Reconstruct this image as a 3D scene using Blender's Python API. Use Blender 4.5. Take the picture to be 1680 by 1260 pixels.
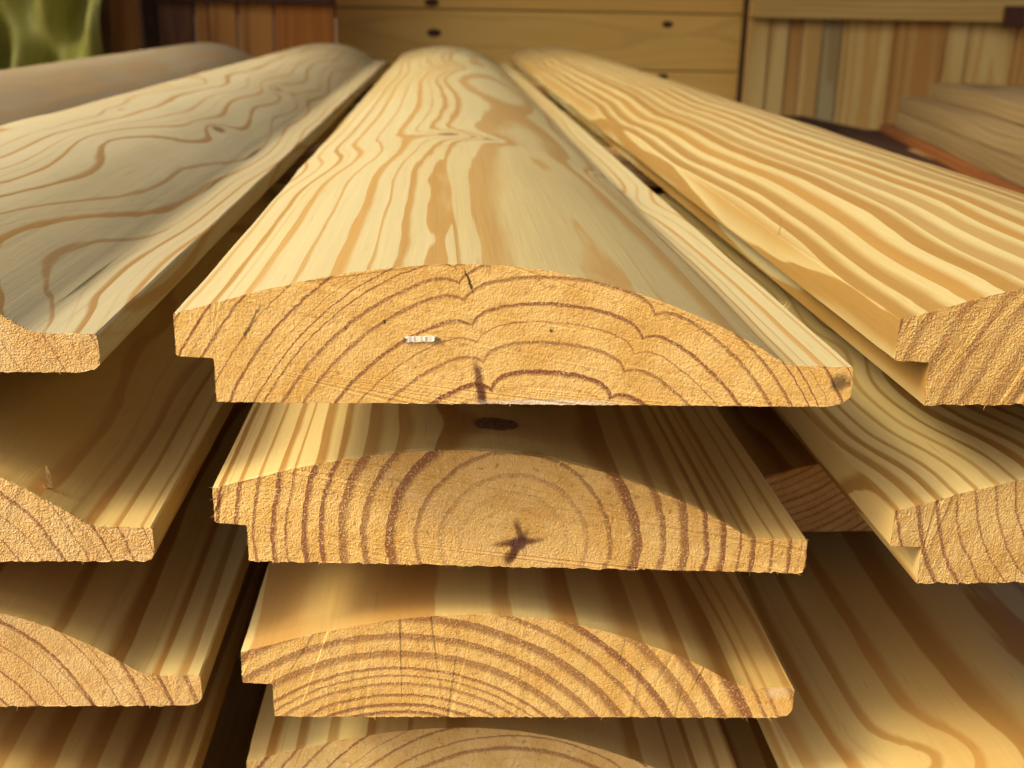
import bpy, bmesh, math, random
import numpy as np
from mathutils import Matrix, Vector

# ------------------------------------------------------------------ scene reset
for o in list(bpy.data.objects):
    bpy.data.objects.remove(o)
scene = bpy.context.scene
COL = scene.collection

# ------------------------------------------------------------------ camera
F, CX, CY = 1844.0, 840.0, 630.0            # focal length and centre in photo pixels (1680 x 1260)
CAMZ = 0.62                                 # lens height above the yard ground
def _n(v): return v / np.linalg.norm(v)
def _dc(u, v): return np.array([(u - CX) / F, -(v - CY) / F, -1.0])
_VP, _ROLL = (728, 12), 0.019               # where the boards' long edges meet, slope of the horizon
_Yc = _n(_dc(*_VP))
_Zc = _n(np.cross(_dc(_VP[0] + 1000, _VP[1] + 1000 * _ROLL) - _dc(*_VP), _Yc))
_Xc = np.cross(_Yc, _Zc)
MCW = np.array([_Xc, _Yc, _Zc])             # camera -> world
def ray(u, v): return MCW @ _dc(u, v)
def at_y(u, v, y):                          # a pixel's direction cut with the upright plane at distance y
    d = ray(u, v); p = d * (y / d[1]); return Vector((p[0], p[1], p[2] + CAMZ))

cam_d = bpy.data.cameras.new("camera")
cam = bpy.data.objects.new("camera", cam_d)
COL.objects.link(cam)
R = Matrix([list(r) for r in MCW]).to_4x4()
R.translation = (0, 0, CAMZ)
cam.matrix_world = R
cam_d.sensor_width = 36.0
cam_d.lens = F / 1680 * 36.0
cam_d.clip_start, cam_d.clip_end = 0.01, 500
cam_d.dof.use_dof = True
cam_d.dof.focus_distance = 0.325
cam_d.dof.aperture_fstop = 21.0
scene.camera = cam

# ------------------------------------------------------------------ sky, sun, exposure
SUN_EL, SUN_AZ = 42.0, 69.0                 # height; how far left of straight behind the camera
world = bpy.data.worlds.new("World"); scene.world = world
world.use_nodes = True
wn = world.node_tree
sky = wn.nodes.new("ShaderNodeTexSky")
sky.sky_type = 'NISHITA'; sky.sun_disc = False
sky.sun_elevation = math.radians(SUN_EL)
sky.sun_rotation = math.radians(180 + SUN_AZ)
sky.dust_density = 9.0
sky.air_density = 0.35
sky.ozone_density = 0.2
wn.links.new(sky.outputs[0], wn.nodes["Background"].inputs[0])
wn.nodes["Background"].inputs[1].default_value = 0.15

sl = bpy.data.lights.new("sun", 'SUN')
sl.energy = 1.5; sl.angle = math.radians(14); sl.color = (1.0, 0.88, 0.56)
sun = bpy.data.objects.new("sun", sl); COL.objects.link(sun)
sdir = Vector((-math.sin(math.radians(SUN_AZ)) * math.cos(math.radians(SUN_EL)),
               -math.cos(math.radians(SUN_AZ)) * math.cos(math.radians(SUN_EL)),
               math.sin(math.radians(SUN_EL))))
sun.rotation_euler = sdir.to_track_quat('Z', 'Y').to_euler()
sun.location = sdir * 6 + Vector((0, 0, CAMZ))

vs = scene.view_settings
vs.view_transform = 'Standard'; vs.look = 'None'; vs.gamma = 1.0; vs.use_curve_mapping = False
vs.exposure = 0.56
scene.cycles.max_bounces = 12; scene.cycles.diffuse_bounces = 8

# ------------------------------------------------------------------ object helpers
def tag(o, label=None, cat=None, group=None, kind=None):
    if label: o["label"] = label
    if cat: o["category"] = cat
    if group: o["group"] = group
    if kind: o["kind"] = kind
    return o
def empty(name, loc=(0, 0, 0)):
    o = bpy.data.objects.new(name, None); COL.objects.link(o)
    o.location = loc; o.empty_display_size = 0.02
    return o
def mesh_obj(name, verts, faces, mats, parent=None, fmat=None, smooth=None):
    me = bpy.data.meshes.new(name)
    me.from_pydata([tuple(v) for v in verts], [], [tuple(f) for f in faces])
    for m in mats: me.materials.append(m)
    if fmat is not None: me.polygons.foreach_set("material_index", np.asarray(fmat, dtype=np.int32))
    if smooth is not None: me.polygons.foreach_set("use_smooth", np.asarray(smooth, dtype=bool))
    me.update()
    o = bpy.data.objects.new(name, me); COL.objects.link(o)
    if parent: o.parent = parent
    return o

# ------------------------------------------------------------------ node helper
class NT:
    def __init__(s, mat):
        mat.use_nodes = True
        s.t = mat.node_tree; s.t.nodes.clear(); s.n = s.t.nodes; s.l = s.t.links
    def put(s, sock, v):
        if v is None: return
        if isinstance(v, bpy.types.NodeSocket): s.l.new(v, sock)
        else: sock.default_value = v
    def m(s, op, a, b=None, c=None, clamp=False):
        n = s.n.new("ShaderNodeMath"); n.operation = op; n.use_clamp = clamp
        s.put(n.inputs[0], a); s.put(n.inputs[1], b); s.put(n.inputs[2], c)
        return n.outputs[0]
    def add(s, a, b): return s.m('ADD', a, b)
    def sub(s, a, b): return s.m('SUBTRACT', a, b)
    def mul(s, a, b): return s.m('MULTIPLY', a, b)
    def mad(s, a, b, c): return s.m('MULTIPLY_ADD', a, b, c)
    def smooth(s, x, lo, hi, a=0.0, b=1.0):
        n = s.n.new("ShaderNodeMapRange"); n.interpolation_type = 'SMOOTHSTEP'
        s.put(n.inputs[0], x); s.put(n.inputs[1], lo); s.put(n.inputs[2], hi); s.put(n.inputs[3], a); s.put(n.inputs[4], b)
        return n.outputs[0]
    def vec(s, x, y, z):
        n = s.n.new("ShaderNodeCombineXYZ")
        s.put(n.inputs[0], x); s.put(n.inputs[1], y); s.put(n.inputs[2], z)
        return n.outputs[0]
    def n1(s, w, scale=1.0, detail=0.0):
        n = s.n.new("ShaderNodeTexNoise"); n.noise_dimensions = '1D'
        s.put(n.inputs["W"], w); n.inputs["Scale"].default_value = scale; n.inputs["Detail"].default_value = detail
        return n.outputs[0]
    def n3(s, v, scale=1.0, detail=2.0, rough=0.5):
        n = s.n.new("ShaderNodeTexNoise"); n.noise_dimensions = '3D'
        s.put(n.inputs["Vector"], v); n.inputs["Scale"].default_value = scale
        n.inputs["Detail"].default_value = detail; n.inputs["Roughness"].default_value = rough
        return n.outputs[0]
    def white(s, w):
        n = s.n.new("ShaderNodeTexWhiteNoise"); n.noise_dimensions = '1D'
        s.put(n.inputs["W"], w); return n.outputs[0]
    def mix(s, f, a, b):
        n = s.n.new("ShaderNodeMix"); n.data_type = 'RGBA'
        s.put(n.inputs[0], f); s.put(n.inputs[6], a); s.put(n.inputs[7], b)
        return n.outputs[2]
    def scale(s, col, k):
        n = s.n.new("ShaderNodeVectorMath"); n.operation = 'SCALE'
        s.put(n.inputs[0], col); s.put(n.inputs["Scale"], k); return n.outputs[0]

def rgb(r, g, b): return (r, g, b, 1.0)

# ------------------------------------------------------------------ pine: growth rings as a solid texture, the same on faces and ends
def pine(name, P, end=False):
    """P: pith (x, z) in m, radii list in m, wander, knots, cusps, marks. Object y runs along the board, end at y = 0."""
    mat = bpy.data.materials.new(name); T = NT(mat)
    tc = T.n.new("ShaderNodeTexCoord")
    sp = T.n.new("ShaderNodeSeparateXYZ"); T.l.new(tc.outputs["Object"], sp.inputs[0])
    x, y, z = sp.outputs
    oi = T.n.new("ShaderNodeObjectInfo")
    seed = P.get("seed", 1.0)
    sd = T.mad(oi.outputs["Random"], 50.0, seed) if P.get("shared") else seed
    wa = P.get("wander", (0.006, 0.006)); wf = P.get("wfreq", 3.0)
    grow = T.smooth(y, 0.0, P.get("wstart", 0.12)) if not P.get("shared") else 1.0
    w1 = T.sub(T.n1(T.mad(y, wf, sd), 1.0, 1.0), 0.5)
    w2 = T.sub(T.n1(T.add(T.mad(y, wf, sd), 31.7), 1.0, 1.0), 0.5)
    dx = T.sub(T.sub(x, P["pith"][0]), T.mul(T.mul(w1, 2.2 * wa[0]), grow))
    dz = T.sub(T.sub(z, P["pith"][1]), T.mul(T.mul(w2, 2.2 * wa[1]), grow))
    r = T.m('SQRT', T.add(T.mul(dx, dx), T.mul(dz, dz)))
    if P.get("squash"):                      # rings not quite round
        k = P["squash"]; dz2 = T.mul(dz, k); r = T.m('SQRT', T.add(T.mul(dx, dx), T.mul(dz2, dz2)))
    th = T.m('ARCTAN2', dz, dx)
    r = T.mul(r, T.mad(y, P.get("taper", 0.02), 1.0))
    rip = T.n3(T.vec(T.mul(x, 70.0), T.mad(y, 7.0, sd), T.mul(z, 70.0)), 1.0, 2.0)
    r = T.mad(T.sub(rip, 0.5), P.get("ripple", 0.0016), r)
    rip2 = T.n3(T.vec(T.mul(x, 400.0), T.mad(y, 30.0, sd), T.mul(z, 400.0)), 1.0, 0.0)
    r = T.mad(T.sub(rip2, 0.5), 0.0006, r)
    for (t0, A, wdt) in P.get("cusps", ()):
        dth = T.m('ABSOLUTE', T.sub(th, t0))
        r = T.mad(T.mul(T.m('EXPONENT', T.mul(dth, -1.0 / wdt)), T.m('EXPONENT', T.mul(y, -6.0))), A, r)
    kmask = None; kdist = None; khalo = None
    kl = () if end else P.get("knots", ())
    if kl: kn = T.mul(T.sub(T.n3(T.vec(T.mul(x, 260.0), T.mul(y, 90.0), seed), 1.0, 1.0), 0.5), 0.5)
    for (kx, ky, rx, ry, S, dark) in kl:
        gx = T.mul(T.sub(x, kx), 1.0 / rx); gy = T.mul(T.sub(y, ky), 1.0 / ry)
        d2 = T.add(T.mul(gx, gx), T.mul(gy, gy))
        r = T.mad(T.m('EXPONENT', T.mul(d2, -0.10)), S, r)
        d = T.add(T.m('SQRT', d2), kn)
        if dark == 0: continue
        mk = T.mul(T.smooth(d, 1.05, 0.8), dark)
        hl = T.mul(T.smooth(d, 2.1, 0.7), dark)
        kmask = mk if kmask is None else T.m('MAXIMUM', kmask, mk)
        khalo = hl if khalo is None else T.m('MAXIMUM', khalo, hl)
        kdist = d if kdist is None else T.m('MINIMUM', kdist, d)
    rad = sorted(P["radii"]); step = P.get("step", (rad[-1] - rad[0]) / max(1, len(rad) - 1))
    rng = random.Random(int(seed * 7))
    lo = [rad[0]]
    while not P.get("noinner") and lo[0] > 0.004 and len(lo) < 24: lo.insert(0, lo[0] - step * rng.uniform(0.7, 1.3))
    hi = [rad[-1]]
    rtop = P.get("rtop", max(rad[-1] + 0.06, 0.215))
    while hi[-1] < rtop and len(hi) < 60: hi.append(hi[-1] + step * rng.uniform(0.65, 1.35))
    rad = lo[:-1] + rad + hi[1:]
    r0, r1, N = rad[0], rad[-1], len(rad) - 1
    fc = T.n.new("ShaderNodeFloatCurve"); cv = fc.mapping.curves[0]
    pts = [((q - r0) / (r1 - r0), i / N) for i, q in enumerate(rad)]
    while len(cv.points) < len(pts): cv.points.new(0.5, 0.5)
    for p, (a, b) in zip(cv.points, pts): p.location = (a, b); p.handle_type = 'VECTOR'
    fc.mapping.extend = 'HORIZONTAL'; fc.mapping.update()
    T.put(fc.inputs["Value"], T.mul(T.sub(r, r0), 1.0 / (r1 - r0)))
    u = T.mul(fc.outputs[0], float(N))
    t = T.m('FRACT', u); rid = T.m('FLOOR', u)
    h1 = T.white(T.add(rid, sd)); h2 = T.white(T.add(rid, T.add(sd, 77.3)))
    lw = P.get("late", (0.16, 0.30))
    if end: lw = P.get("elate", (lw[0] * 0.55, lw[1] * 0.5))
    w = T.mad(h1, lw[1], lw[0])
    edge = T.sub(1.0, w)
    late = T.mul(T.smooth(t, T.sub(edge, T.mul(w, 0.55)), T.add(edge, T.mul(w, 0.25))), T.smooth(t, 1.0, 0.95))
    late = T.mul(late, T.mad(h2, 0.35, 0.65))
    # the fainter false ring inside some wide rings
    false = T.mul(T.mul(T.smooth(t, 0.36, 0.44), T.smooth(t, 0.50, 0.45)), T.smooth(h2, 0.6, 1.0, 0.0, 0.35))
    late = T.m('MAXIMUM', late, false)

    if P.get("fade"): late = T.mul(late, T.smooth(r, P["fade"][0], P["fade"][1], 0.12, 1.0))
    big = T.n3(T.vec(T.mul(x, 14.0), T.mad(y, 2.2, sd), T.mul(z, 14.0)), 1.0, 1.0)
    e1, e2 = P.get("early", (rgb(0.78, 0.60, 0.235), rgb(0.74, 0.49, 0.15)))  # default made more orange to paint warm bounce light onto shaded boards
    fk = P.get("facek", 0.76)  # default lifted as painted fill for shaded boards; sunlit top boards set it lower
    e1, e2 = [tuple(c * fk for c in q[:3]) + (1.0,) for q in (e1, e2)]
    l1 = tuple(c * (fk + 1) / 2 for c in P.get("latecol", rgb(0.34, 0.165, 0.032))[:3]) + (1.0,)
    bs = T.n.new("ShaderNodeBsdfPrincipled")
    out = T.n.new("ShaderNodeOutputMaterial"); T.l.new(bs.outputs[0], out.inputs[0])
    if not end:
        fib = T.n3(T.vec(T.mul(x, 1500.0), T.mad(y, 22.0, sd), T.mul(z, 1500.0)), 1.0, 1.0, 0.65)
        fib2 = T.n3(T.vec(T.mul(x, 420.0), T.mad(y, 9.0, sd), T.mul(z, 420.0)), 1.0, 1.0, 0.6)
        early = T.mix(T.smooth(big, 0.35, 0.68), e1, e2)
        latec = T.mix(T.smooth(T.white(T.add(rid, T.add(sd, 11.0))), 0.0, 1.0), l1, tuple(1.22 * c for c in l1[:3]) + (1.0,))
        col = T.mix(T.m('MULTIPLY', late, T.smooth(fib, 0.2, 0.62, 0.86, 1.0)), early, latec)
        col = T.scale(col, T.mad(T.sub(fib, 0.5), 0.12, 1.0))
        col = T.scale(col, T.mad(T.sub(fib2, 0.5), 0.10, 1.0))
        # handling marks: short grey-brown rubs and specks
        grime = T.n3(T.vec(T.mul(x, 60.0), T.mad(y, 30.0, sd), T.mul(z, 60.0)), 1.0, 3.0, 0.7)
        col = T.mix(T.smooth(grime, 0.62, 0.82, 0.0, 0.16), col, rgb(0.30, 0.20, 0.10))
        # narrow resin ducts: short dark dashes along the grain
        duct = T.n3(T.vec(T.mul(x, 900.0), T.mad(y, 45.0, sd), T.mul(z, 900.0)), 1.0, 0.0)
        col = T.mix(T.smooth(duct, 0.78, 0.84, 0.0, 0.3), col, rgb(0.33, 0.17, 0.05))
        if khalo is not None:
            col = T.mix(T.mul(khalo, 0.35), col, rgb(0.40, 0.22, 0.08))
            kr = T.smooth(T.n3(T.vec(T.mul(x, 900.0), T.mul(y, 700.0), seed), 1.0, 3.0, 0.65), 0.3, 0.7)
            kc = T.mix(kr, rgb(0.055, 0.032, 0.02), rgb(0.24, 0.14, 0.07))
            col = T.mix(kmask, col, kc)
        T.put(bs.inputs["Base Color"], col)
        T.put(bs.inputs["Roughness"], T.mad(late, -0.10, T.mad(fib2, 0.16, P.get("rough", 0.48))))
        bs.inputs["Specular IOR Level"].default_value = P.get("spec", 0.22)
        hgt = T.add(T.mul(fib, 0.00006), T.mul(fib2, 0.00010))
        bp = T.n.new("ShaderNodeBump"); bp.inputs["Strength"].default_value = 0.75; bp.inputs["Distance"].default_value = 1.0
        T.put(bp.inputs["Height"], hgt); T.l.new(bp.outputs[0], bs.inputs["Normal"])
    else:
        R_ = P.get("endrough", 1.0)
        pos = T.vec(x, T.mul(y, 0.5), z)
        gr = T.n3(pos, 1700.0, 1.0, 0.6)                       # torn fibre ends
        gr2 = T.n3(pos, 480.0, 2.0, 0.6)
        blot = T.n3(pos, 75.0, 3.0, 0.55)
        # fine rays running out from the pith
        rays = T.n3(T.vec(T.mul(th, 230.0), T.mul(r, 160.0), 0.0), 1.0, 2.0)
        saw = T.n3(T.vec(T.mad(z, 190.0, T.mul(x, 900.0)), T.mul(T.mad(x, -0.22, z), 1100.0), 0.0), 1.0, 0.0)
        a1, a2 = P.get("endcol", (rgb(0.80, 0.515, 0.16), rgb(0.70, 0.41, 0.10)))
        col = T.mix(T.smooth(blot, 0.36, 0.66), a1, a2)
        col = T.mix(T.mul(late, P.get("endlate", 1.0)), col, P.get("endlatecol", rgb(0.245, 0.088, 0.032)))
        col = T.mix(T.smooth(gr, 0.54, 0.74, 0.0, 0.45 + 0.30 * R_), col, rgb(0.86, 0.65, 0.30))
        col = T.mix(T.smooth(gr2, 0.43, 0.22, 0.0, 0.40 + 0.25 * R_), col, rgb(0.38, 0.17, 0.05))
        col = T.scale(col, T.mad(T.sub(rays, 0.5), 0.28, 1.0))
        col = T.scale(col, T.mad(T.sub(saw, 0.5), 0.06, 1.0))
        pit = None
        for (mx, mz, la, lb, ang, amt, mc) in P.get("marks", ()):
            ca, sa = math.cos(ang), math.sin(ang)
            jx = T.mad(T.sub(gr2, 0.5), 0.0022, T.sub(x, mx)); jz = T.mad(T.sub(gr, 0.5), 0.0012, T.sub(z, mz))
            p = T.mul(T.add(T.mul(jx, ca), T.mul(jz, sa)), 1.0 / la)
            q = T.mul(T.sub(T.mul(jz, ca), T.mul(jx, sa)), 1.0 / lb)
            dm = T.m('SQRT', T.add(T.mul(p, p), T.mul(q, q)))
            mk = T.mul(T.smooth(dm, 1.25, 0.45), amt)
            col = T.mix(mk, col, mc)
            if mc[0] < 0.2: pit = mk if pit is None else T.m('MAXIMUM', pit, mk)
        T.put(bs.inputs["Base Color"], col)
        bs.inputs["Roughness"].default_value = 0.72
        bs.inputs["Specular IOR Level"].default_value = 0.25
        hgt = T.add(T.add(T.mul(gr, 0.00040 * R_), T.mul(gr2, 0.00040 * R_)), T.mul(saw, 0.00006))
        bp = T.n.new("ShaderNodeBump"); bp.inputs["Strength"].default_value = 0.8; bp.inputs["Distance"].default_value = 1.0
        T.put(bp.inputs["Height"], hgt); T.l.new(bp.outputs[0], bs.inputs["Normal"])
    return mat

def plain(name, c1, c2, rough=0.7, scale=20.0, stretch=(1, 1, 1), spec=0.3, bump=0.0):
    mat = bpy.data.materials.new(name); T = NT(mat)
    tc = T.n.new("ShaderNodeTexCoord"); mp = T.n.new("ShaderNodeMapping")
    T.l.new(tc.outputs["Object"], mp.inputs[0]); mp.inputs["Scale"].default_value = stretch
    nz = T.n3(mp.outputs[0], scale, 5.0, 0.6)
    bs = T.n.new("ShaderNodeBsdfPrincipled"); out = T.n.new("ShaderNodeOutputMaterial"); T.l.new(bs.outputs[0], out.inputs[0])
    T.put(bs.inputs["Base Color"], T.mix(T.smooth(nz, 0.3, 0.7), rgb(*c1), rgb(*c2)))
    bs.inputs["Roughness"].default_value = rough; bs.inputs["Specular IOR Level"].default_value = spec
    if bump:
        bp = T.n.new("ShaderNodeBump"); bp.inputs["Distance"].default_value = bump
        T.put(bp.inputs["Height"], nz); T.l.new(bp.outputs[0], bs.inputs["Normal"])
    return mat

# ------------------------------------------------------------------ the setting
GM = plain("yard_ground", (0.085, 0.05, 0.025), (0.15, 0.09, 0.045), 0.9, 6.0, bump=0.01)
g = mesh_obj("ground", [(-60, -60, 0), (60, -60, 0), (60, 60, 0), (-60, 60, 0)], [(0, 1, 2, 3)], [GM])
tag(g, "trodden brown earth of the timber yard", "ground", kind="structure")

# ------------------------------------------------------------------ half-round siding boards
ARC = [(-9.4, 24.3), (1.0, 27.2), (12.1, 30.4), (29.5, 34.4), (46.8, 37.1), (63.3, 38.3), (79.8, 37.7), (95.6, 35.3),
       (115.0, 29.9), (133.2, 22.6), (144.0, 17.0), (149.5, 13.6), (153.5, 12.0), (158.0, 11.6)]
def catmull(pts, n):
    P = [np.array(p, float) for p in pts]; P = [2 * P[0] - P[1]] + P + [2 * P[-1] - P[-2]]
    out = []
    for i in range(1, len(P) - 2):
        for k in range(n):
            t = k / n
            out.append(0.5 * ((2 * P[i]) + (P[i + 1] - P[i - 1]) * t + (2 * P[i - 1] - 5 * P[i] + 4 * P[i + 1] - P[i + 2]) * t * t
                              + (3 * P[i] - P[i - 1] - 3 * P[i + 1] + P[i + 2]) * t ** 3))
    out.append(P[-2]); return out
def profile(ch, bulge=0.0, stepmm=0.9):
    """closed outline, clockwise from the lip's top; ch = rounding of the tongue's lower corner in mm"""
    c = catmull([(x, z + bulge * math.sin(math.pi * min(1, max(0, (x - 75) / 79))) ** 1.5) for x, z in ARC], 24)
    pts = [tuple(p) for p in c] + [(170.0, 11.5)]
    pts += [(170.6, 10.9), (170.7, 1.0 + ch * 0.75), (170.3, 0.5 + ch * 0.5), (170.6 - ch * 0.45, 0.2 + ch * 0.18), (170.0 - ch * 1.3, 0.0)]
    pts += [(0.2, 0.0), (0.0, 0.2), (0.0, 12.2), (-9.2, 12.7), (-9.8, 13.2), (-9.6, 24.0)]
    P = [np.array(p) for p in pts]; out = []
    for i in range(len(P)):                               # resample every edge so that it can fray
        a, b = P[i], P[(i + 1) % len(P)]
        k = max(1, int(np.linalg.norm(b - a) / stepmm))
        for j in range(k): out.append(a + (b - a) * j / k)
    return np.array(out) / 1000.0

BOARD_GROUP = "half-round siding boards in the stack"
def siding_board(bl, skew, L, P, label, ch=2.0, fray=1.0, seed=1, sag=0.0):
    rs = np.random.RandomState(seed)
    root = empty("siding_board", bl)
    tag(root, label, "board", BOARD_GROUP)
    mf = pine("pine_face", P); me_ = pine("pine_end", P, end=True)
    pr = profile(ch, P.get("bulge", 0.0)); n = len(pr)
    nx = np.roll(pr, -1, 0) - np.roll(pr, 1, 0)
    nrm = np.stack([-nx[:, 1], nx[:, 0]], 1); nrm /= np.linalg.norm(nrm, axis=1)[:, None] + 1e-9   # outward (outline runs clockwise)
    CAP = 0.0014
    ys = [CAP] + list(CAP + 0.004 + (L - CAP - 0.004) * (np.linspace(0, 1, 44) ** 1.8))
    s = skew * pr[:, 0]
    ph = rs.uniform(0, 6, 6)
    sel = pr[:, 1] > 0.011
    rings = []
    for yv in ys:
        f = 1 - yv / L
        amp = 0.00012 * (np.sin(yv * 31 + ph[0] + pr[:, 0] * 60) + np.sin(yv * 67 + ph[1] - pr[:, 0] * 35)) * (yv > 0.01)
        q = pr + nrm * (amp * sel)[:, None]
        for (kx, ky, rx, ry, S, dk) in P.get("knots", ()):          # the planed face rides up a little at a whorl
            q[:, 1] += 0.00045 * np.exp(-((yv - ky) / 0.02) ** 2) * (pr[:, 1] > 0.013)
        zz = q[:, 1] - sag * math.sin(math.pi * min(1, yv / L))
        rings.append(np.stack([q[:, 0], yv + s * f, zz], 1))
    V = np.concatenate(rings); faces = []; fm = []
    for k in range(len(ys) - 1):
        a = k * n; b = a + n
        for i in range(n):
            j = (i + 1) % n
            faces.append((a + i, a + j, b + j, b + i))
    nf = len(faces)
    faces.append(tuple(range(n - 1, -1, -1))); faces.append(tuple((len(ys) - 1) * n + i for i in range(n)))
    body = mesh_obj("plank", V, faces, [mf, me_], root, [0] * nf + [1, 1], [False] * (nf + 2))
    # the sawn end: a thin slice with a frayed rim
    bot = (pr[:, 1] < 0.0004)
    jit = rs.normal(0, 1, n); jit = 0.6 * jit + 0.4 * np.roll(jit, 1)
    rim = pr + nrm * (jit * np.where(bot, 0.00016, 0.00007) * fray - 0.00006)[:, None]
    yj = np.abs(rs.normal(0, 0.00012, n)) * fray
    front = np.stack([rim[:, 0], s + yj, rim[:, 1]], 1)
    back = rings[0]
    Vc = np.concatenate([front, back]); fc = [(i, (i + 1) % n, n + (i + 1) % n, n + i) for i in range(n)]
    fc = [tuple(f) for f in fc] + [tuple(range(n - 1, -1, -1)), tuple(n + i for i in range(n))]
    cap = mesh_obj("sawn_end", Vc, fc, [mf, me_], root, [0] * n + [1, 1])
    # hair-thin fibres the saw left hanging on the rim
    fv, ff = [], []
    cand = np.where((pr[:, 1] < 0.0004) | (pr[:, 0] < -0.009) | (pr[:, 0] > 0.169))[0]
    for i in rs.choice(cand, int(22 * fray) + 4):
        p = front[i] + np.array([0, 0.0001, 0]); ln = rs.uniform(0.0004, 0.0014) * (0.6 + 0.6 * fray); w = rs.uniform(0.00004, 0.00009)
        dirv = np.array([nrm[i][0] * .5 + rs.normal(0, 0.9), -rs.uniform(0.1, 0.8), nrm[i][1] * .5 + rs.normal(0, 0.45)]); dirv /= np.linalg.norm(dirv)
        sd = np.cross(dirv, [0.2, 1, 0.1]); sd /= np.linalg.norm(sd); up = np.cross(sd, dirv)
        b = len(fv); mid = p + dirv * ln * 0.55 + up * ln * 0.12; tip = p + dirv * ln + up * ln * rs.uniform(-0.3, 0.35)
        p = p - dirv * 0.0002
        fv += [p + sd * w, p - sd * w, p + up * w, mid + sd * w * 0.7, mid - sd * w * 0.7, mid + up * w * 0.7, tip]
        ff += [(b, b + 1, b + 4, b + 3), (b + 1, b + 2, b + 5, b + 4), (b + 2, b, b + 3, b + 5), (b + 3, b + 4, b + 6), (b + 4, b + 5, b + 6), (b + 5, b + 3, b + 6), (b + 2, b + 1, b)]
    fb = mesh_obj("frayed_fibres", fv, ff, [me_], root); tag(fb, kind="stuff")
    return root

ZL = [CAMZ - .101, CAMZ - .163, CAMZ - .2215, CAMZ - .280, CAMZ - .339]      # undersides of the five layers
mm = 0.001
DARK = rgb(0.10, 0.028, 0.012); BLACK = rgb(0.03, 0.018, 0.012); WHITE = rgb(0.78, 0.66, 0.48)
def R_(lst, pxw): return [q * 0.180 / pxw for q in lst]          # radii traced on the photo, in metres
def loc(px, bl, skew):                                          # photo pixel on a board's sawn end -> the board's own x, z
    d = ray(*px); o = (bl[1] - skew * bl[0])
    t = o / (d[1] - skew * d[0]); q = d * t
    return (q[0] - bl[0], q[2] + CAMZ - bl[2])

boards = []
# middle column
bl = (-.0607, .2869, ZL[0]); sk = -.031
C1 = dict(facek=.58, pith=loc((878, 880), bl, sk), radii=R_([252, 305, 354, 387, 418, 463, 492, 517, 530, 545, 569, 600, 640], 1113), seed=3.0,
          wander=(.008, .004), wfreq=2.0, late=(.14, .26), taper=.05, ripple=.0007, wstart=.30,
          cusps=[(math.radians(106.5), .0034, .045), (math.radians(65), .0030, .04)],
          knots=[(.0628, .3057, .0056, .0080, .0065, .8), (.004, .255, .012, .014, .006, 0.0), (.155, .262, .012, .012, .006, 0.0), (.083, .2916, .0042, .0045, .003, .35), (.112, .250, .008, .014, -.004, .0), (.055, 1.0, .006, .012, .006, .5)],
          endrough=.6, latecol=rgb(.42, .235, .055), early=(rgb(.77, .66, .335), rgb(.73, .585, .255)),
          marks=[(*loc((786, 625), bl, sk), .0062, .0013, math.radians(-78), .85, DARK), (*loc((789, 652), bl, sk), .0030, .0016, math.radians(-80), .9, DARK),
                 (*loc((768, 460), bl, sk), .0042, .00032, math.radians(-68), .95, BLACK), (*loc((1378, 628), bl, sk), .0030, .0026, .3, .75, BLACK),
                 (*loc((412, 530), bl, sk), .0065, .00045, math.radians(62), .7, BLACK), (*loc((904, 543), bl, sk), .0006, .0006, 0, .95, BLACK),
                 (*loc((905, 661), bl, sk), .021, .0010, 0, .7, WHITE), (*loc((632, 529), bl, sk), .0004, .0006, 0, .95, BLACK), (*loc((567, 538), bl, sk), .0004, .0006, 0, .9, BLACK)])
boards.append((bl, sk, 1.74, C1, "topmost board of the middle column, with a white scrap stapled to its end", 4.6, .6))
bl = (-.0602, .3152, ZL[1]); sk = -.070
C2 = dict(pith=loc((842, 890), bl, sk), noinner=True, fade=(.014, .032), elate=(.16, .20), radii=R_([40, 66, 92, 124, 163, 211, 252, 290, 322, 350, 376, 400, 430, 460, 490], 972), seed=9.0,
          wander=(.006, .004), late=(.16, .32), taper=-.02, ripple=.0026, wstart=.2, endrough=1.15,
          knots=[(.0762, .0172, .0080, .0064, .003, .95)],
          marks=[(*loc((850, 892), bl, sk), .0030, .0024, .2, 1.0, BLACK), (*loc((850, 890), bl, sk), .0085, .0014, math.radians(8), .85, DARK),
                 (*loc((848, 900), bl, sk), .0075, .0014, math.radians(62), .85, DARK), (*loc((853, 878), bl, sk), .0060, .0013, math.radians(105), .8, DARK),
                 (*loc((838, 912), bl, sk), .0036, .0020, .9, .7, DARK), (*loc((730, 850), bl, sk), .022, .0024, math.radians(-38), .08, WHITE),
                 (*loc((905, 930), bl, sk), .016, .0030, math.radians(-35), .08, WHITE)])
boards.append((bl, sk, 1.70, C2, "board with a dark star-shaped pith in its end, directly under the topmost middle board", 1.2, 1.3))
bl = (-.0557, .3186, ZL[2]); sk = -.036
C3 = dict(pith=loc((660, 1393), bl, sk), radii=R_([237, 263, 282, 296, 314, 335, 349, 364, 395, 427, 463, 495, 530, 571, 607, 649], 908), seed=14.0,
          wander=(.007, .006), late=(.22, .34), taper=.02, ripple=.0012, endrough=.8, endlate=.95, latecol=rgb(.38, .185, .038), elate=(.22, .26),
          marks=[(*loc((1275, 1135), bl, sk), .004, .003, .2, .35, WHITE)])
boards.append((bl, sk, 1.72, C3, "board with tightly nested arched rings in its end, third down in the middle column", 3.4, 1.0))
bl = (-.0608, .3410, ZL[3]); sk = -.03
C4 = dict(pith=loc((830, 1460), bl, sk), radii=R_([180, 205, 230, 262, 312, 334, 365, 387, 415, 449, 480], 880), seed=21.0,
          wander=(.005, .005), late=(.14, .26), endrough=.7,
          endcol=(rgb(.74, .52, .19), rgb(.66, .42, .125)))
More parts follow.
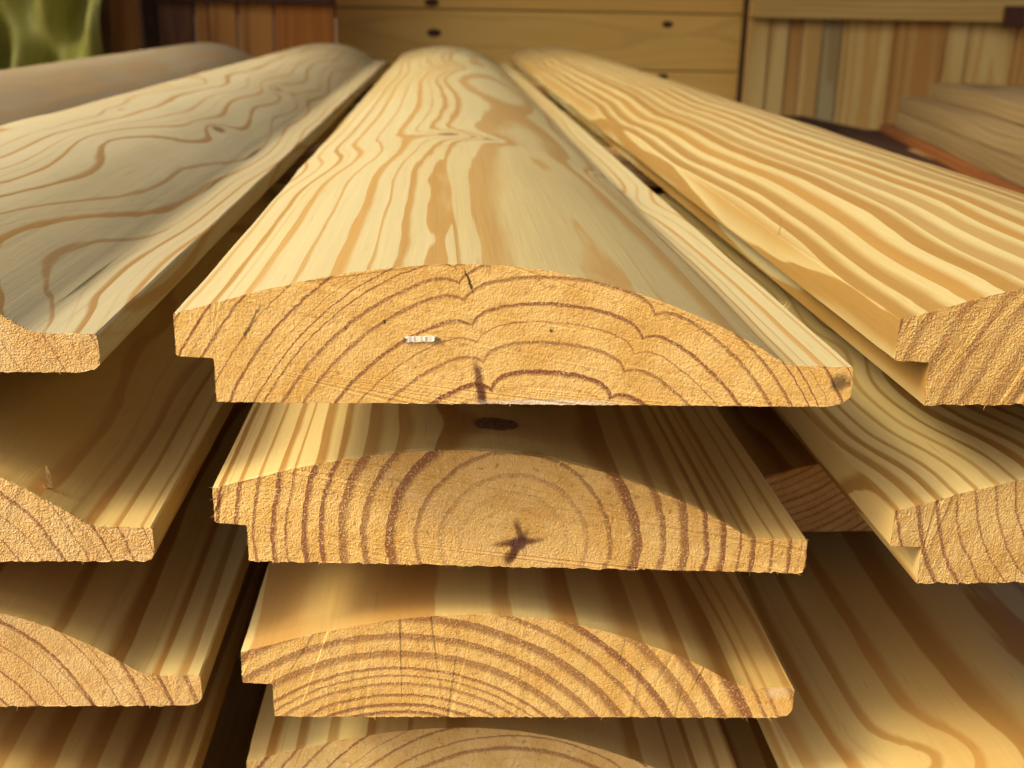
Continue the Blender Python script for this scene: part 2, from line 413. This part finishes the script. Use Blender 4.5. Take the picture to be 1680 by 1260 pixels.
boards.append((bl, sk, 1.70, C4, "lowest board of the middle column, under the one with nested arched rings", 2.0, .9))
# right column
bl = (.1310, .2830, ZL[0]); sk = 0.0
R1 = dict(facek=.58, pith=(.175, -.060), radii=[.040 + .0076 * i for i in range(12)], seed=27.0, wander=(.006, .006), late=(.42, .34), ripple=.0022, wfreq=2.6,
          latecol=rgb(.32, .175, .036), early=(rgb(.74, .61, .27), rgb(.68, .52, .20)), endrough=1.3, endlate=.55, endcol=(rgb(.68, .43, .13), rgb(.57, .33, .085)),
          knots=[(.118, .42, .006, .020, .007, .0), (.122, .48, .005, .008, .008, .2)],
          cusps=[])
boards.append((bl, sk, 1.86, R1, "top board of the right column, broad orange stripes on its rounded face", 2.0, 1.2))
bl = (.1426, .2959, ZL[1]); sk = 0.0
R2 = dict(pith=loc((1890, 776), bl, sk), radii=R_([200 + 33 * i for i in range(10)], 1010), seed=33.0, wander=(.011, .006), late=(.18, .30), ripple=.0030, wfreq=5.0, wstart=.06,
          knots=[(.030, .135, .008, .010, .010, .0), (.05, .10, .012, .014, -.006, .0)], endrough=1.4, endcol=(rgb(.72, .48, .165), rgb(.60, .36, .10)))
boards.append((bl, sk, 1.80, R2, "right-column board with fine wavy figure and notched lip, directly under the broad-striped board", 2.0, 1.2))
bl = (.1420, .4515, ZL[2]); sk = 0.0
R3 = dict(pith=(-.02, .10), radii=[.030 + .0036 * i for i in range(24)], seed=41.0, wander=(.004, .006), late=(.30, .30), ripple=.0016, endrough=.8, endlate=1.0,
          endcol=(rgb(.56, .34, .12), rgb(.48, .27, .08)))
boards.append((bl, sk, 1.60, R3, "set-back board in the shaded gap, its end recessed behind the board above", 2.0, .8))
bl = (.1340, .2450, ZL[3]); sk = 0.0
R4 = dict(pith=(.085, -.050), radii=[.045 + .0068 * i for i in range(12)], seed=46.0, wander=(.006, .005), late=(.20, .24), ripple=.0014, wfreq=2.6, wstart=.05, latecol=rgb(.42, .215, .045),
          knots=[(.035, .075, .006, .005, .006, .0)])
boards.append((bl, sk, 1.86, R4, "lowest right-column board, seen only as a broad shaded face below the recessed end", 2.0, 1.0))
# left column
bl = (-.2688, .3127, ZL[0]); sk = 0.0
L1 = dict(bulge=2.0, facek=.58, pith=(.045, -.045), radii=[.030 + .0064 * i for i in range(15)], seed=52.0, wander=(.011, .008), wfreq=3.2, late=(.10, .16), ripple=.0016, taper=.05, wstart=.05,
          early=(rgb(.72, .625, .36), rgb(.66, .55, .29)), latecol=rgb(.34, .19, .05), endlate=.5, endrough=1.2,
          knots=[(.129, .410, .0034, .011, .007, .8), (.105, .27, .008, .03, .012, .0), (.128, .06, .012, .03, .012, .0), (.1218, .7254, .004, .010, .006, .6), (.0737, .399, .002, .005, .002, .5)],
          endcol=(rgb(.76, .51, .195), rgb(.69, .42, .135)))
boards.append((bl, sk, 1.72, L1, "top board left of the middle column, looping grain and small dark knot", 3.6, 1.2))
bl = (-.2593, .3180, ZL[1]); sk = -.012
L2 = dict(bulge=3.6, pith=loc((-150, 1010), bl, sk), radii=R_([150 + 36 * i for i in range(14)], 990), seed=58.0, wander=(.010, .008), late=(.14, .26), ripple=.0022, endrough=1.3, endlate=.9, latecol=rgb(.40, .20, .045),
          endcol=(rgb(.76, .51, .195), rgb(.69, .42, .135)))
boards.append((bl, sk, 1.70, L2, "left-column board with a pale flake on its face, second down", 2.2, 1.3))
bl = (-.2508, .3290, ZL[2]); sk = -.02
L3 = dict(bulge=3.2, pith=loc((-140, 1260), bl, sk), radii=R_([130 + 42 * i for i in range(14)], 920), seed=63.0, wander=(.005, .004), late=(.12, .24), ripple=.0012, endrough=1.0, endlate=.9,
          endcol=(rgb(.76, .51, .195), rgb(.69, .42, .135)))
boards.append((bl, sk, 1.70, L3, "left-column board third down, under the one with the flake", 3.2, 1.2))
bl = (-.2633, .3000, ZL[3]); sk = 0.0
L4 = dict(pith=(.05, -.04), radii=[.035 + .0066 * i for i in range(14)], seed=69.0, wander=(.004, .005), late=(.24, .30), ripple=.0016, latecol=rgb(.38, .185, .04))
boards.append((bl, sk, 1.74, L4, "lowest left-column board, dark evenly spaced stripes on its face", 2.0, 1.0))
# fifth layer, seen only as dark faces down in the gaps
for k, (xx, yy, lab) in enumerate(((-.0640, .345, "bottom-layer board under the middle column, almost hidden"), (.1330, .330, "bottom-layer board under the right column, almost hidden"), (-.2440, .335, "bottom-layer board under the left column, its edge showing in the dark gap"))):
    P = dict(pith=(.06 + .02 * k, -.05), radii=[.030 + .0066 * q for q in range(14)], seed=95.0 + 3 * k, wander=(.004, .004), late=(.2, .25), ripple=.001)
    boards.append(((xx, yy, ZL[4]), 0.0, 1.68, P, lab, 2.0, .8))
# outer left column
FLX = -.4640
FLn = ["top board of the outer left column, greyer and beyond the looping-grain board", "outer left column board, second down", "outer left column board, third down", "outer left column board, fourth down", "lowest board of the outer left column"]
for i in range(5):
    P = dict(facek=.58, pith=(.09 + .01 * i, -.05), radii=[.030 + .0062 * k for k in range(14)], seed=75.0 + 5 * i, wander=(.009, .008), late=(.10, .16), ripple=.0012, latecol=rgb(.42, .29, .14),
             early=(rgb(.58, .47, .28), rgb(.52, .40, .22)))
    boards.append(((FLX + .004 * i, .36 - .02 * (i % 2), ZL[i]), 0.0, 1.62, P, FLn[i], 2.0, .8))

made = []
for i, (b, s_, L, P, lab, ch, fr) in enumerate(boards):
    made.append(siding_board(b, s_, L, P, lab, ch, fr, seed=100 + i))

# a torn paper scrap under a staple on the top middle board's end
bl0, sk0 = boards[0][0], boards[0][1]
PAPER = plain("scrap_paper", (.86, .80, .66), (.80, .72, .55), .8, 600)
STEEL = plain("staple_steel", (.10, .09, .08), (.20, .18, .16), .45, 900)
a = loc((664, 556), bl0, sk0); b = loc((716, 555), bl0, sk0)
rs = random.Random(5)
fv = []; N = 14
for k in range(N + 1):
    t = k / N; xx = a[0] + (b[0] - a[0]) * t; zz = a[1] + (b[1] - a[1]) * t
    hw = .00075 + rs.uniform(-.00015, .0002) - (.0003 if k in (0, N) else 0)
    y0 = sk0 * xx - .00012; y1 = y0 - .00020 - rs.uniform(0, .00025)
    fv += [(xx, y0, zz - hw), (xx, y0, zz + hw * .9), (xx, y1, zz - hw), (xx, y1, zz + hw * .9)]
ff = []
for k in range(N):
    q = 4 * k; e = q + 4
    ff += [(q + 2, e + 2, e + 3, q + 3), (q + 1, q + 3, e + 3, e + 1), (q, e, e + 2, q + 2), (q, q + 1, e + 1, e)]
ff += [(0, 2, 3, 1), (4 * N, 4 * N + 1, 4 * N + 3, 4 * N + 2)]
scrap = mesh_obj("paper_scrap", fv, ff, [PAPER], made[0]); scrap["label"] = "torn white paper scrap held by a staple"
sv, sf = [], []
def bar(p, q, w):
    p, q = Vector(p), Vector(q); d = (q - p).normalized(); s1 = d.cross(Vector((.3, .5, .8))).normalized() * w; s2 = d.cross(s1).normalized() * w
    b0 = len(sv)
    for c in (p, q): sv.extend([c + s1 + s2, c - s1 + s2, c - s1 - s2, c + s1 - s2])
    for i in range(4): sf.append((b0 + i, b0 + (i + 1) % 4, b0 + 4 + (i + 1) % 4, b0 + 4 + i))
    sf.extend([(b0 + 3, b0 + 2, b0 + 1, b0), (b0 + 4, b0 + 5, b0 + 6, b0 + 7)])
for (xx, zz) in (a, b):
    y0 = sk0 * xx
    bar((xx, y0 + .002, zz), (xx, y0 - .0007, zz), .00042)
mesh_obj("staple", sv, sf, [STEEL], scrap)

# splinters and a flake standing off the faces
def splinter(parent, p, d, ln, w, name="splinter", label=None):
    p, d = Vector(p), Vector(d).normalized(); s1 = d.cross(Vector((0, .2, 1))).normalized(); up = s1.cross(d)
    vv, fc = [], []
    for k, (t, ww, h) in enumerate(((-.06, 1, 0), (.35, .9, .05), (.7, .6, .16), (1, .12, .34))):
        c = p + d * ln * t + up * ln * h
        vv += [c + s1 * w * ww, c - s1 * w * ww, c + up * w * .8 * ww]
    for k in range(3):
        q = 3 * k
        for i in range(3): fc.append((q + i, q + (i + 1) % 3, q + 3 + (i + 1) % 3, q + 3 + i))
    fc += [(2, 1, 0), (9, 10, 11)]
    o = mesh_obj(name, vv, fc, [parent.children[0].data.materials[0]], parent)
    if label: o["label"] = label
    return o
splinter(made[4], (-.0092, .118, .0236), (.25, -.35, 1.0), .0065, .00022)
splinter(made[0], (.1702, .057, .0112), (.9, -.2, .8), .0032, .00012)
splinter(made[0], (.1702, .060, .0112), (.9, .2, .7), .0025, .00012)
splinter(made[9], (.1390, .0045, .0222), (.1, .1, 1), .0062, .0011, "flake", "pale flake standing up on the face")
for k in range(5):
    splinter(made[2], (-.0096, .006 + .012 * k, .018 + .001 * (k % 3)), (-1, -.2, .5 - .3 * (k % 2)), .0028, .00014)

# ------------------------------------------------------------------ sawn timber for spacers, bearers and the yard behind
def plank_mesh(w, L, t, bev=.002, seed=0, jag=0.0):
    bm = bmesh.new()
    n = 5
    rsx = random.Random(seed)
    bmesh.ops.create_cube(bm, size=1.0)
    for v in bm.verts: v.co = Vector((v.co.x * w, (v.co.y + .5) * L, v.co.z * t))
    bmesh.ops.bevel(bm, geom=list(bm.edges), offset=bev, segments=2, affect='EDGES')
    me = bpy.data.meshes.new("plank"); bm.to_mesh(me); bm.free(); return me
def plank(name, w, L, t, mat, parent=None, loc_=(0, 0, 0), rot=None, bev=.002):
    me = plank_mesh(w, L, t, bev); me.materials.append(mat)
    o = bpy.data.objects.new(name, me); COL.objects.link(o)
    if parent: o.parent = parent
    o.location = loc_
    if rot is not None: o.rotation_euler = rot
    return o
def wood(name, early, late, seed, spacing=.007, knots=(), shared=True, lw=(.2, .3)):
    return pine(name, dict(pith=(.02, -.09), radii=[.05 + spacing * i for i in range(14)], seed=seed, shared=shared, facek=1.0, wander=(.012, .008), wfreq=2.0,
                           early=early, latecol=late, late=lw, ripple=.003, knots=knots, rough=.6))
SPACER = wood("spacer_wood", (rgb(.30, .19, .08), rgb(.25, .15, .06)), rgb(.17, .08, .025), 5.0)
layers_top = [z + .0383 for z in ZL]
SP = [("front", .86), ("rear", 1.60)]
for k in range(4):
    gap = ZL[k] - layers_top[k + 1]
    for nm, yy in SP:
        o = plank("spacer", .045, .82, gap + .0008, SPACER, None, (-.495, yy, layers_top[k + 1] + gap / 2), (0, 0, -math.pi / 2), .0015)
        tag(o, "thin batten across the stack %s, %s" % (["under the top layer", "under the second layer", "under the third layer", "under the fourth layer"][k], "towards the sawn ends" if nm == "front" else "towards the far ends"), "batten", "spacers between the layers")
BEAR = wood("bearer_wood", (rgb(.30, .20, .10), rgb(.24, .15, .07)), rgb(.16, .08, .03), 8.0)
hb = ZL[4]
for nm, yy in SP:
    o = plank("bearer", .09, .86, .10, BEAR, None, (-.51, yy, hb - .05 + .0006), (0, 0, -math.pi / 2), .004)
    tag(o, "heavy squared bearer under the stack, %s" % ("towards the sawn ends" if nm == "front" else "towards the far ends"), "beam", "bearers under the stack")
    for q, xx in enumerate((-.40, .22)):
        h = hb - .0994 + .001
        o = plank("support_block", .16, .14, h, BEAR, None, (xx, yy - .07, h / 2 - .0005), None, .005)
        tag(o, "squat timber block under the %s bearer's %s end" % ("near" if nm == "front" else "far", "left" if q == 0 else "right"), "block", "blocks under the bearers")

# ------------------------------------------------------------------ the shed behind
YW = 3.0
DARKW0 = plain("dark_backing", (.045, .022, .012), (.075, .038, .018), .7, 30)
def px(u, v, y): return at_y(u, v, y)
WALLW = pine("wall_pine", dict(pith=(.02, -.10), radii=[.06 + .010 * i for i in range(14)], seed=12.0, facek=1.0, shared=True, wander=(.02, .012), wfreq=1.6,
             early=(rgb(.80, .52, .13), rgb(.74, .45, .095)), latecol=rgb(.64, .38, .09), late=(.2, .3), ripple=.003, rough=.6))
x0 = px(553, 60, YW).x; x1 = px(1216, 60, YW).x
wall = empty("plank_wall", (x0, YW, 0)); tag(wall, "wall of wide horizontal honey-coloured pine planks with dark knots behind the stack", "wall")
zj = px(885, 18, YW).z; pw = zj - px(1140, 114, YW).z + .004
zz = zj - 4 * pw
kn_px = [(712, 54), (708, 4), (1095, 40), (1087, 126), (880, 40)]
KN = plain("dark_knot", (.05, .018, .008), (.10, .04, .015), .6, 300)
tilt = math.atan(_ROLL) * 0
for k in range(9):
    o = plank("plank", pw - .003, x1 - x0, .024, WALLW, wall, (0, 0, zz + pw / 2), None, .002)
    # plank x -> up, y -> right, z -> towards the stack
    o.matrix_parent_inverse = Matrix.Identity(4)
    o.matrix_local = Matrix(((0, 1, 0, 0), (0, 0, -1, 0), (1, 0, 0, zz + pw / 2), (0, 0, 0, 1)))
    zz += pw
o = plank("gap_blocker", 9 * pw - .01, x1 - x0 - .01, .012, DARKW0, wall)  # dark sheet added behind the planks so no skylight shows through the gaps
o.matrix_parent_inverse = Matrix.Identity(4)
o.matrix_local = Matrix(((0, 1, 0, .005), (0, 0, -1, .0195), (1, 0, 0, zz - 4.5 * pw), (0, 0, 0, 1)))
def disc(name, c, rx, rz, mat, parent, n=14, th=.004, seed=0):
    r_ = random.Random(seed); vv = []
    for d in (0, -th):
        for i in range(n):
            a_ = 2 * math.pi * i / n; f = 1 + r_.uniform(-.12, .12) if d == 0 else 1
            vv.append((c[0] + rx * math.cos(a_) * f, c[1] + d, c[2] + rz * math.sin(a_) * f))
    fc = [tuple(range(n)), tuple(range(2 * n - 1, n - 1, -1))] + [(i, n + i, n + (i + 1) % n, (i + 1) % n) for i in range(n)]
    o = mesh_obj(name, vv, fc, [mat], parent); o.matrix_parent_inverse = Matrix.Identity(4); return o
for k, (u, v) in enumerate(kn_px[:4]):
    p = px(u, v, YW - .012)
    disc("knot", (p.x - x0, -.0118, p.z), .018 if k < 2 else .014, .010 if k < 2 else .008, KN, wall, seed=k, th=.0015)

# vertical board fence on the right with its rail
FB = [pine("fence_pine", dict(pith=(.01, -.08), radii=[.05 + .011 * i for i in range(14)], seed=s0, facek=1.0, shared=True, wander=(.012, .01), wfreq=1.3, early=e, latecol=lc, late=(.25, .4), ripple=.004, rough=.6))
      for s0, e, lc in ((4.0, (rgb(.68, .50, .17), rgb(.62, .43, .135)), rgb(.48, .28, .07)), (16.0, (rgb(.54, .31, .085), rgb(.48, .26, .065)), rgb(.38, .18, .04)),
                        (23.0, (rgb(.42, .34, .145), rgb(.37, .29, .12)), rgb(.28, .19, .07)))]
YF = 2.9
fence = empty("board_fence", (px(1222, 100, YF).x, YF, 0)); tag(fence, "fence of upright pale and reddish boards under a broad top rail", "fence")
cuts = [(1222, 0), (1258, 0), (1290, 1), (1312, 0), (1345, 2), (1376, 0), (1462, 1), (1545, 0), (1582, 0), (1660, 1), (1740, 0), (1820, 0), (1900, 1)]
for k in range(len(cuts) - 1):
    xa = px(cuts[k][0], 100, YF).x; xb = px(cuts[k + 1][0], 100, YF).x
    o = plank("fence_board", xb - xa - .004, 1.15, .020, FB[cuts[k][1]], fence)
    dp = .003 * ((k * 7) % 3)
    o.matrix_parent_inverse = Matrix.Identity(4)
    o.matrix_local = Matrix(((1, 0, 0, (xa + xb) / 2 - fence.location.x), (0, 0, -1, dp), (0, 1, 0, 0.0), (0, 0, 0, 1)))
RAILM = wood("rail_wood", (rgb(.62, .44, .14), rgb(.55, .37, .105)), rgb(.44, .26, .06), 19.0)
zr = px(1450, 33, YF - .03).z
o = plank("rail", .14, 1.5, .03, RAILM, fence)
o.matrix_parent_inverse = Matrix.Identity(4)
o.matrix_local = Matrix(((0, 1, 0, 0), (0, 0, -1, -.027), (1, 0, 0, zr + .07), (0, 0, 0, 1)))
p = px(1668, 24, YF - .06)
o = plank("bracket", .05, .05, .02, KN, fence); o.matrix_parent_inverse = Matrix.Identity(4)
o.matrix_local = Matrix(((1, 0, 0, p.x - fence.location.x), (0, 0, -1, -.05), (0, 1, 0, p.z - .03), (0, 0, 0, 1)))
DARKW = plain("dark_wood_and_gap", (.045, .022, .012), (.075, .038, .018), .7, 30, (1, 1, .1))
p = px(1219, 100, YW - .06)
o = plank("corner_post", .014, 1.5, .03, DARKW, None); o.matrix_world = Matrix(((1, 0, 0, p.x), (0, 0, -1, p.y), (0, 1, 0, 0), (0, 0, 0, 1)))
tag(o, "thin dark post in the corner between plank wall and upright fence", "post")

# brown boarded panel on the left with its dark head rail, post, and the green sheet
BP = [pine("brown_board", dict(pith=(.01, -.08), radii=[.05 + .010 * i for i in range(14)], seed=s0, facek=1.0, shared=True, wander=(.012, .01), wfreq=1.3, early=e, latecol=lc, late=(.25, .4), ripple=.004, rough=.55))
      for s0, e, lc in ((4.0, (rgb(.42, .20, .04), rgb(.36, .165, .032)), rgb(.25, .09, .02)), (14.0, (rgb(.17, .075, .028), rgb(.14, .06, .02)), rgb(.09, .035, .012)), (24.0, (rgb(.42, .17, .022), rgb(.36, .14, .018)), rgb(.27, .09, .012)))]
YP = 2.75
panel = empty("brown_partition", (px(262, 60, YP).x, YP, 0)); tag(panel, "dark reddish-brown panel of upright boards left of the honey-coloured wall", "panel")
cuts = [(262, 1), (322, 0), (345, 0), (392, 0), (452, 2), (551, 0)]
for k in range(len(cuts) - 1):
    xa = px(cuts[k][0], 60, YP).x; xb = px(cuts[k + 1][0], 60, YP).x
    o = plank("panel_board", xb - xa - .004, 1.5, .022, BP[cuts[k][1]], panel); o.matrix_parent_inverse = Matrix.Identity(4)
    o.matrix_local = Matrix(((1, 0, 0, (xa + xb) / 2 - panel.location.x), (0, 0, -1, .004 * (k % 2)), (0, 1, 0, 0), (0, 0, 0, 1)))
o = plank("head_rail", .10, px(551, 60, YP).x - panel.location.x, .02, DARKW, panel); o.matrix_parent_inverse = Matrix.Identity(4)
o.matrix_local = Matrix(((0, 1, 0, 0), (0, 0, -1, -.026), (1, 0, 0, px(400, 3, YP).z + .05), (0, 0, 0, 1)))
for (ua, ub, yy, mt, lab) in ((186, 232, 2.70, BP[0], "orange-brown squared post beside the green sheet"), (150, 190, 2.74, BEAR, "dull olive-brown post half behind the green sheet"), (232, 264, 2.95, DARKW, "blackish strip standing in for the dark gap beside the brown panel")):  # last entry is a dark strip added to give the gap its darkness
    xa = px(ua, 60, yy).x; xb = px(ub, 60, yy).x
    o = plank("post", xb - xa, 1.6, .05, mt, None, bev=.004); o.matrix_world = Matrix(((1, 0, 0, (xa + xb) / 2), (0, 0, -1, yy), (0, 1, 0, 0), (0, 0, 0, 1)))
    tag(o, lab, "post")
# green sheet hanging in folds
TARP = plain("green_sheet", (.27, .27, .04), (.46, .45, .10), .5, 9.0, (1, 1, .4), spec=.4)
xa = px(-260, 60, 2.6).x; xb = px(178, 60, 2.6).x
nu, nv = 90, 40; vv = []; fc = []; zt = CAMZ + .55; rs2 = random.Random(3)
for lay in (0, 1):
    for j in range(nv + 1):
        for i in range(nu + 1):
            s_ = i / nu; t = j / nv
            fold = .045 * math.sin(s_ * 19 + 9 * t + 2.2 * math.sin(t * 5.1 + s_ * 4)) + .03 * math.sin(s_ * 37 - 14 * t + 1) + .02 * math.sin(19 * t + 14 * s_)
            vv.append((xa + (xb - xa) * (s_ + .03 * math.sin(6 * t)), 2.6 + fold * (.4 + t) - lay * .0015, zt * (1 - t) + .002))
o1 = (nu + 1) * (nv + 1)
for j in range(nv):
    for i in range(nu):
        q = j * (nu + 1) + i
        fc.append((q, q + nu + 1, q + nu + 2, q + 1)[::-1]); fc.append((o1 + q, o1 + q + nu + 1, o1 + q + nu + 2, o1 + q + 1))
rim = [i for i in range(nu + 1)] + [j * (nu + 1) + nu for j in range(1, nu + 1) if j <= nv] + [nv * (nu + 1) + i for i in range(nu - 1, -1, -1)] + [j * (nu + 1) for j in range(nv - 1, 0, -1)]
for a_, b_ in zip(rim, rim[1:] + rim[:1]): fc.append((a_, b_, o1 + b_, o1 + a_))
tarp = mesh_obj("hanging_sheet", vv, fc, [TARP], None, None, [True] * len(fc))
tag(tarp, "yellow-green sheet hanging in folds beside the brown panel", "sheet")
o = plank("hanging_rod", .03, xb - xa + .5, .03, DARKW, None, bev=.004)
o.matrix_world = Matrix(((0, 1, 0, xa - .2), (0, 0, -1, 2.62), (1, 0, 0, zt), (0, 0, 0, 1))); tag(o, "dark rod that carries the green sheet", "rod")

# low pile of grey planks and dark beams at the right
GREY = wood("weathered_wood", (rgb(.23, .165, .07), rgb(.18, .125, .05)), rgb(.12, .07, .025), 29.0)
ORNG = wood("reddish_wood", (rgb(.20, .07, .016), rgb(.16, .055, .013)), rgb(.11, .035, .01), 31.0)
TAN = wood("tan_wood", (rgb(.44, .28, .11), rgb(.38, .23, .085)), rgb(.28, .15, .05), 37.0)
BEAM = plain("dark_beam", (.030, .015, .009), (.055, .028, .016), .85, 25, (1, .1, 1), spec=.08)
A_ = -10.0
p1 = px(1528, 136, 2.0)
def lay3(name, x, y, ztop, L, w, t, mat, ang, lab, cat, grp=None):
    a_ = math.radians(ang); d = Vector((math.sin(a_), -math.cos(a_), 0)); s1 = Vector((math.cos(a_), math.sin(a_), 0))
    c = Vector((x, y, ztop - t / 2)) + s1 * w / 2
    o = plank(name, w, L, t, mat, None, bev=.002)
    o.matrix_world = Matrix(((-s1.x, d.x, 0, c.x), (-s1.y, d.y, 0, c.y), (0, 0, -1, c.z), (0, 0, 0, 1)))
    tag(o, lab, cat, grp); return o
zt = p1.z; T3 = .0255
lay3("rough_plank", p1.x, p1.y, zt, 1.1, .16, T3, GREY, A_, "greyish rough plank, topmost of the low pile", "plank", "planks of the low pile")
lay3("rough_plank", p1.x - .045, p1.y + .02, zt - T3, 1.1, .20, T3, GREY, A_, "greyish rough plank in the middle of the low pile", "plank", "planks of the low pile")
lay3("rough_plank", p1.x - .065, p1.y - .02, zt - 2 * T3, 1.1, .20, T3, GREY, A_, "greyish rough plank, lowest of the low pile", "plank", "planks of the low pile")
lay3("red_plank", p1.x - .060, p1.y + .06, zt - 3 * T3, 1.15, .20, .014, ORNG, A_, "reddish-orange plank lying under the greyish pile", "plank")
zb = zt - 3 * T3 - .014
lay3("dark_board", p1.x - .125, p1.y + .10, zb, 1.2, .30, .010, BEAM, A_, "thin dark board projecting from under the reddish plank", "board")
zb -= .010
def beam(pa, pb, w, t, ztop, lab):
    pa, pb = Vector((pa[0], pa[1], ztop - t / 2)), Vector((pb[0], pb[1], ztop - t / 2)); d = (pb - pa); L = d.length; d.normalize(); s1 = Vector((0, 0, 1)).cross(d)
    o = plank("dark_beam", w, L, t, BEAM, None, bev=.003)
    o.matrix_world = Matrix(((-s1.x, d.x, 0, pa.x), (-s1.y, d.y, 0, pa.y), (0, 0, -1, pa.z), (0, 0, 0, 1)))
    tag(o, lab, "beam", "dark beams under the low pile")
def on_z(u, v, z):
    d = ray(u, v); k = (z - CAMZ) / d[2]; return (d[0] * k, d[1] * k)
pa = on_z(1299, 190, zb); pb = on_z(1545, 244, zb); pb = (pb[0] + .9 * (pb[0] - pa[0]), pb[1] + .9 * (pb[1] - pa[1]))
beam(pa, pb, .05, .045, zb, "long dark beam reaching out from under the low pile past the fence")
pc = (pa[0] + .02, 2.2); beam(pc, (pc[0] + .75, 2.05), .07, .05, zb - .045, "dark crossbeam that the long dark beam lies on")
zc = zb - .095
for k, xx in enumerate((pc[0] + .06, pc[0] + .62)):
    o = plank("trestle_block", .09, .10, zc + .001, TAN, None, (xx, 2.18 - .11 * k - .05, zc / 2), None, .003)
    tag(o, "tan block standing under the %s end of the dark crossbeam" % ("free" if k == 0 else "loaded"), "block")
q = px(1548, 266, 1.62)
o = plank("tan_board", .16, .9, .03, TAN, None, bev=.002)
o.matrix_world = Matrix(((0, 1, 0, q.x), (1, -.15, 0, q.y + .08), (0, 0, -1, q.z - .015), (0, 0, 0, 1)))
tag(o, "tan board lying low in front of the dark beams", "board")
o = plank("trestle_block", .12, .12, q.z - .029, BEAR, None, (q.x + .3, q.y - .04, (q.z - .029) / 2), None, .003); tag(o, "brown block that carries the low tan board", "block")

# the shed's roof, above the frame: it keeps the far ends and the wall behind in shade
ROOFM = plain("roof_boards", (.20, .13, .06), (.28, .19, .09), .8, 12, (1, .2, 1))
ROOF_FRONT, ROOF_Z = 1.2, CAMZ + 1.55
roof = empty("shed_roof", (0, YW + .1, 0)); tag(roof, "boarded shed roof on four posts above the wall and fence", "roof")
for k in range(26):
    xa = -4.2 + .26 * k
    o = plank("roof_board", .255, YW + .6 - ROOF_FRONT, .02, ROOFM, roof); o.matrix_parent_inverse = Matrix.Identity(4)
    o.matrix_local = Matrix(((1, 0, 0, xa + .13), (0, 1, 0, ROOF_FRONT - roof.location.y), (0, 0, 1, ROOF_Z + .004 * (k % 2)), (0, 0, 0, 1)))
for xx, yy in ((-4.1, YW + .4), (2.4, YW + .4), (-4.1, ROOF_FRONT + .15), (2.4, ROOF_FRONT + .15)):
    o = plank("roof_post", .09, ROOF_Z, .09, DARKW, roof); o.matrix_parent_inverse = Matrix.Identity(4)
    o.matrix_local = Matrix(((1, 0, 0, xx), (0, 0, -1, yy - roof.location.y), (0, 1, 0, 0), (0, 0, 0, 1)))
